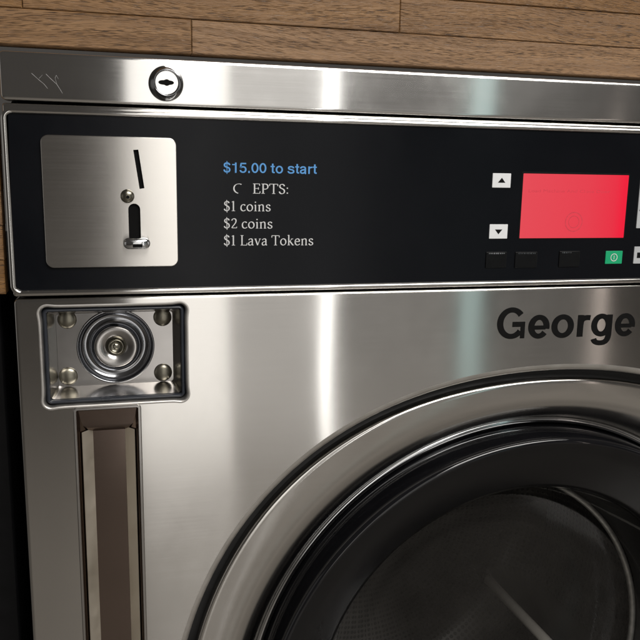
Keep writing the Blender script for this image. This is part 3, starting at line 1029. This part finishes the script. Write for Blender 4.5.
# channel pressed below the vault
CD = 0.012
cin = (chx0 + 0.0115, chx1 - 0.0105, CHB + 0.02, chz1 - 0.021)
ch = MB()
o4 = [(chx0 + 0.0012, chz1 - 0.0012), (chx1 - 0.0012, chz1 - 0.0012), (chx1 - 0.0012, CHB + 0.0012), (chx0 + 0.0012, CHB + 0.0012)]
m4 = [(chx0 + 0.0032, chz1 - 0.0030), (chx1 - 0.0030, chz1 - 0.0030), (chx1 - 0.0030, CHB + 0.003), (chx0 + 0.0032, CHB + 0.003)]
i4 = [(cin[0], cin[3]), (cin[1], cin[3]), (cin[1], cin[2]), (cin[0], cin[2])]
ch.loft([[(p[0], -0.0006, p[1]) for p in o4], [(p[0], 0.0030, p[1]) for p in m4], [(p[0], CD, p[1]) for p in i4]], smooth=False)
ch.fill([i4[::-1]], CD)
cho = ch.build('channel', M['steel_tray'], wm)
for side, (a0, a1) in ((0, (m4[0][0], i4[0][0])), (1, (m4[1][0], i4[1][0]))):
    st = MB()
    zt_, zb_ = chz1 - 0.0185, CHB + 0.022
    e0, e1 = a0 + (a1 - a0) * 0.10, a0 + (a1 - a0) * 1.0
    y0_, y1_ = 0.0030 + (CD - 0.003) * 0.10 - 0.0009, CD - 0.0004
    st.loft([[(e0, y0_, zt_), (e0, y0_, zb_)], [(e0 + (e1 - e0) * 0.04, y0_ - 0.0005, zt_), (e0 + (e1 - e0) * 0.04, y0_ - 0.0005, zb_)], [(e1, y1_ - 0.0008, zt_), (e1, y1_ - 0.0008, zb_)], [(e1, y1_, zt_), (e1, y1_, zb_)]], closed=False, smooth=False)
    st.build('side_strip', M['cream'], cho)
tp = MB()
ta, tb_ = chx0 + 0.0018, chx1 - 0.0016
tp.loft([[(ta, 0.0012, chz1 - 0.0016), (tb_, 0.0012, chz1 - 0.0016)], [(ta, 0.0022, chz1 - 0.004), (tb_, 0.0022, chz1 - 0.004)], [(ta, 0.0048, chz1 - 0.014), (tb_, 0.0048, chz1 - 0.014)], [(ta, 0.0068, chz1 - 0.0180), (tb_, 0.0068, chz1 - 0.0180)], [(ta, 0.0108, chz1 - 0.0205), (tb_, 0.0108, chz1 - 0.0205)]], closed=False)
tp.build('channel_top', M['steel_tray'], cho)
lip = MB().loft(rimloops(cloop, [(0.0010, 0.0), (0.0004, -0.0012), (-0.0010, -0.0012), (-0.0013, -0.0004)]), smooth=False)
lip.build('channel_edge', M['satin'], cho)

# ------------------------------------------------------------------ door
QX, QZ = 0.634 * DIST, CAM.z - 0.842 * DIST
door = empty('door', (QX, 0.0, QZ), parent=wm)
gp = MB()
NR = 200
gp.loft([[(p[0], y, p[1]) for p in circle(DCX, DCZ, r, NR, k_)] for r, k_, y in ((RA - 0.0057, KA, 0.014), (RB - 0.004, KB, 0.015), (RB - 0.004, KB, 0.012))])
gp.build('door_gasket', M['rubber'], door)
# dished steel ring from the squarish outer edge to the round chrome trim
RC, YC = 0.461 * DIST, 0.072 * DIST
loops = []
YB = 0.01 * DIST
for d, y in ((0.0, YB + 0.010), (0.0, YB + 0.0016), (0.0006, YB + 0.0004), (0.0018, YB)):
    loops.append([(p[0], y, p[1]) for p in circle(DCX, DCZ, RB - d, NR, KB)])
o_c = circle(DCX, DCZ, RB - 0.0018, NR, KB)
i_c = circle(QX, QZ, RC, NR)
for k in range(1, 19):
    t = k / 18
    y = YB + (YC - YB) * (0.10 * t + 0.90 * t ** 4)
    loops.append([(a[0] + (c2[0] - a[0]) * t, y, a[1] + (c2[1] - a[1]) * t) for a, c2 in zip(o_c, i_c)])
MB().loft(loops).build('door_ring', M['steel_door'], door)
YD = 0.068 * DIST
RD_ = 0.450 * DIST
cr_ = [(RC + 0.0008, YC + 0.004)]
for k in range(9):
    t = PI * k / 8
    cr_.append(((RC + RD_) / 2 + (RC - RD_) / 2 * math.cos(t), (YC + YD) / 2 + 0.0004 - 0.0017 * math.sin(t)))
cr_.append((RD_ - 0.0004, YD + 0.006))
MB().lathe(QX, QZ, cr_, NR, cap=False).build('chrome_ring', M['chrome'], door)
RE = 0.4455 * DIST
RF, YF = 0.345 * DIST, 0.055 * DIST
prof = [(RD_ - 0.0008, YD + 0.008), (RD_ - 0.0010, YD - 0.004), (RE + 0.0010, 0.022), (RE + 0.0002, 0.010), (RE - 0.0004, 0.0070), (RE - 0.0014, 0.0052), (RE - 0.0028, 0.0044), (RE - 0.0047, 0.0046)]
bez = MB().lathe(QX, QZ, prof, NR, cap=False).build('bezel', M['black_gloss'], door)
prof = [(RE - 0.0047, 0.0046), (RE - 0.0077, 0.0054), (RE - 0.020, 0.0100), (RF + 0.014, YF - 0.0065), (RF + 0.005, YF - 0.0020), (RF + 0.001, YF + 0.001), (RF - 0.001, YF + 0.008)]
MB().lathe(QX, QZ, prof, NR, cap=False).build('bezel_face', M['black_satin'], bez)
gl = MB().lathe(QX, QZ, [(RF - 0.0012, YF + 0.004), (RF - 0.004, YF + 0.014), (RF - 0.012, YF + 0.040), (RF - 0.022, YF + 0.060), (RF - 0.036, YF + 0.070), (RF - 0.07, YF + 0.077), (RF - 0.12, YF + 0.081), (0.02, YF + 0.0825), (0.0005, YF + 0.0826)], 120, cap=True)
gl.build('glass', M['glass'], door)

# drum behind the door
GX, GZ = 0.605 * DIST, CAM.z - 0.875 * DIST
RG, YG = 0.352 * DIST, 0.20 * DIST
drum = empty('drum', (GX, 0.3, GZ), parent=wm)
MB().lathe(GX, GZ, [(RG + 0.09, YG - 0.016), (RG + 0.010, YG - 0.014), (RG + 0.006, YG - 0.008)], 140, cap=False).build('drum_front', M['rubber'], drum)
lp_ = [(RG + 0.003 + 0.0032 * math.cos(2 * PI * k / 12), YG - 0.004 + 0.0032 * math.sin(2 * PI * k / 12)) for k in range(13)]
MB().lathe(GX, GZ, lp_, 140, cap=False).build('drum_lip', M['drum_lip'], drum)
MB().lathe(QX, QZ, [(RF + 0.02, YF + 0.012), (RF + 0.012, YF + 0.03), (RF + 0.030, YG - 0.03), (RG + 0.10, YG - 0.022)], 120, cap=False).build('door_boot', M['rubber'], drum)
RDR, YBK = RG + 0.085, YG + 0.335


def drum_part(name, prof, n=120):
    """turned sheet with UVs in metres so that the perforation keeps its size"""
    b2 = MB()
    b2.lathe(GX, GZ, prof, n, cap=False)
    b2.uv = True
    o = b2.build(name, M['drum'], drum)
    me = o.data
    uvl = me.uv_layers.new(name='UVMap')
    ln = [0]
    for i in range(1, len(prof)):
        ln.append(ln[-1] + math.dist(prof[i], prof[i - 1]))
    rad = max(p[0] for p in prof)
    for poly in me.polygons:
        for li in poly.loop_indices:
            vi = me.loops[li].vertex_index
            ring, i = divmod(vi, n)
            if i == 0 and any(me.loops[l2].vertex_index % n == n - 1 for l2 in poly.loop_indices):
                i = n
            uvl.data[li].uv = (2 * PI * rad * i / n, ln[ring])
    return o


drum_part('drum_wall', [(RG + 0.006, YG + 0.008), (RDR - 0.01, YG + 0.012), (RDR, YG + 0.03), (RDR, YBK - 0.03)])
drum_part('drum_back', [(RDR, YBK - 0.03), (RDR - 0.02, YBK - 0.005), (RDR - 0.05, YBK), (0.06, YBK), (0.002, YBK - 0.004)])
for a in (211, 331, 91):
    t = math.radians(a)
    c1, s1_ = math.cos(t), math.sin(t)
    loops = []
    for y, h, w_ in ((YG + 0.035, 0.03, 0.022), (YG + 0.05, 0.062, 0.028), (YBK - 0.05, 0.075, 0.032), (YBK - 0.012, 0.06, 0.030)):
        lp = []
        for u, v in ((-1, 0.0), (-0.62, 0.55), (-0.24, 0.93), (0, 1.0), (0.24, 0.93), (0.62, 0.55), (1, 0.0)):
            rr, tt = RDR - v * h, u * w_
            lp.append((GX + rr * c1 - tt * s1_, y, GZ + rr * s1_ + tt * c1))
        loops.append(lp)
    lf = MB().loft(loops, closed=False, cap0=True, cap1=True).build('lifter', M['satin'], drum)
    tube = []
    for y, rr, r_ in ((YG + 0.040, RDR - 0.045, 0.003), (YG + 0.052, RDR - 0.066, 0.0068), (YBK - 0.052, RDR - 0.076, 0.0068), (YBK - 0.040, RDR - 0.070, 0.0050), (YBK - 0.036, RDR - 0.060, 0.001)):
        tube.append([(GX + rr * c1 + r_ * math.cos(2 * PI * i / 14), y, GZ + rr * s1_ + r_ * math.sin(2 * PI * i / 14)) for i in range(14)])
    MB().loft(tube).build('lifter_edge', M['lifter_edge'], lf)
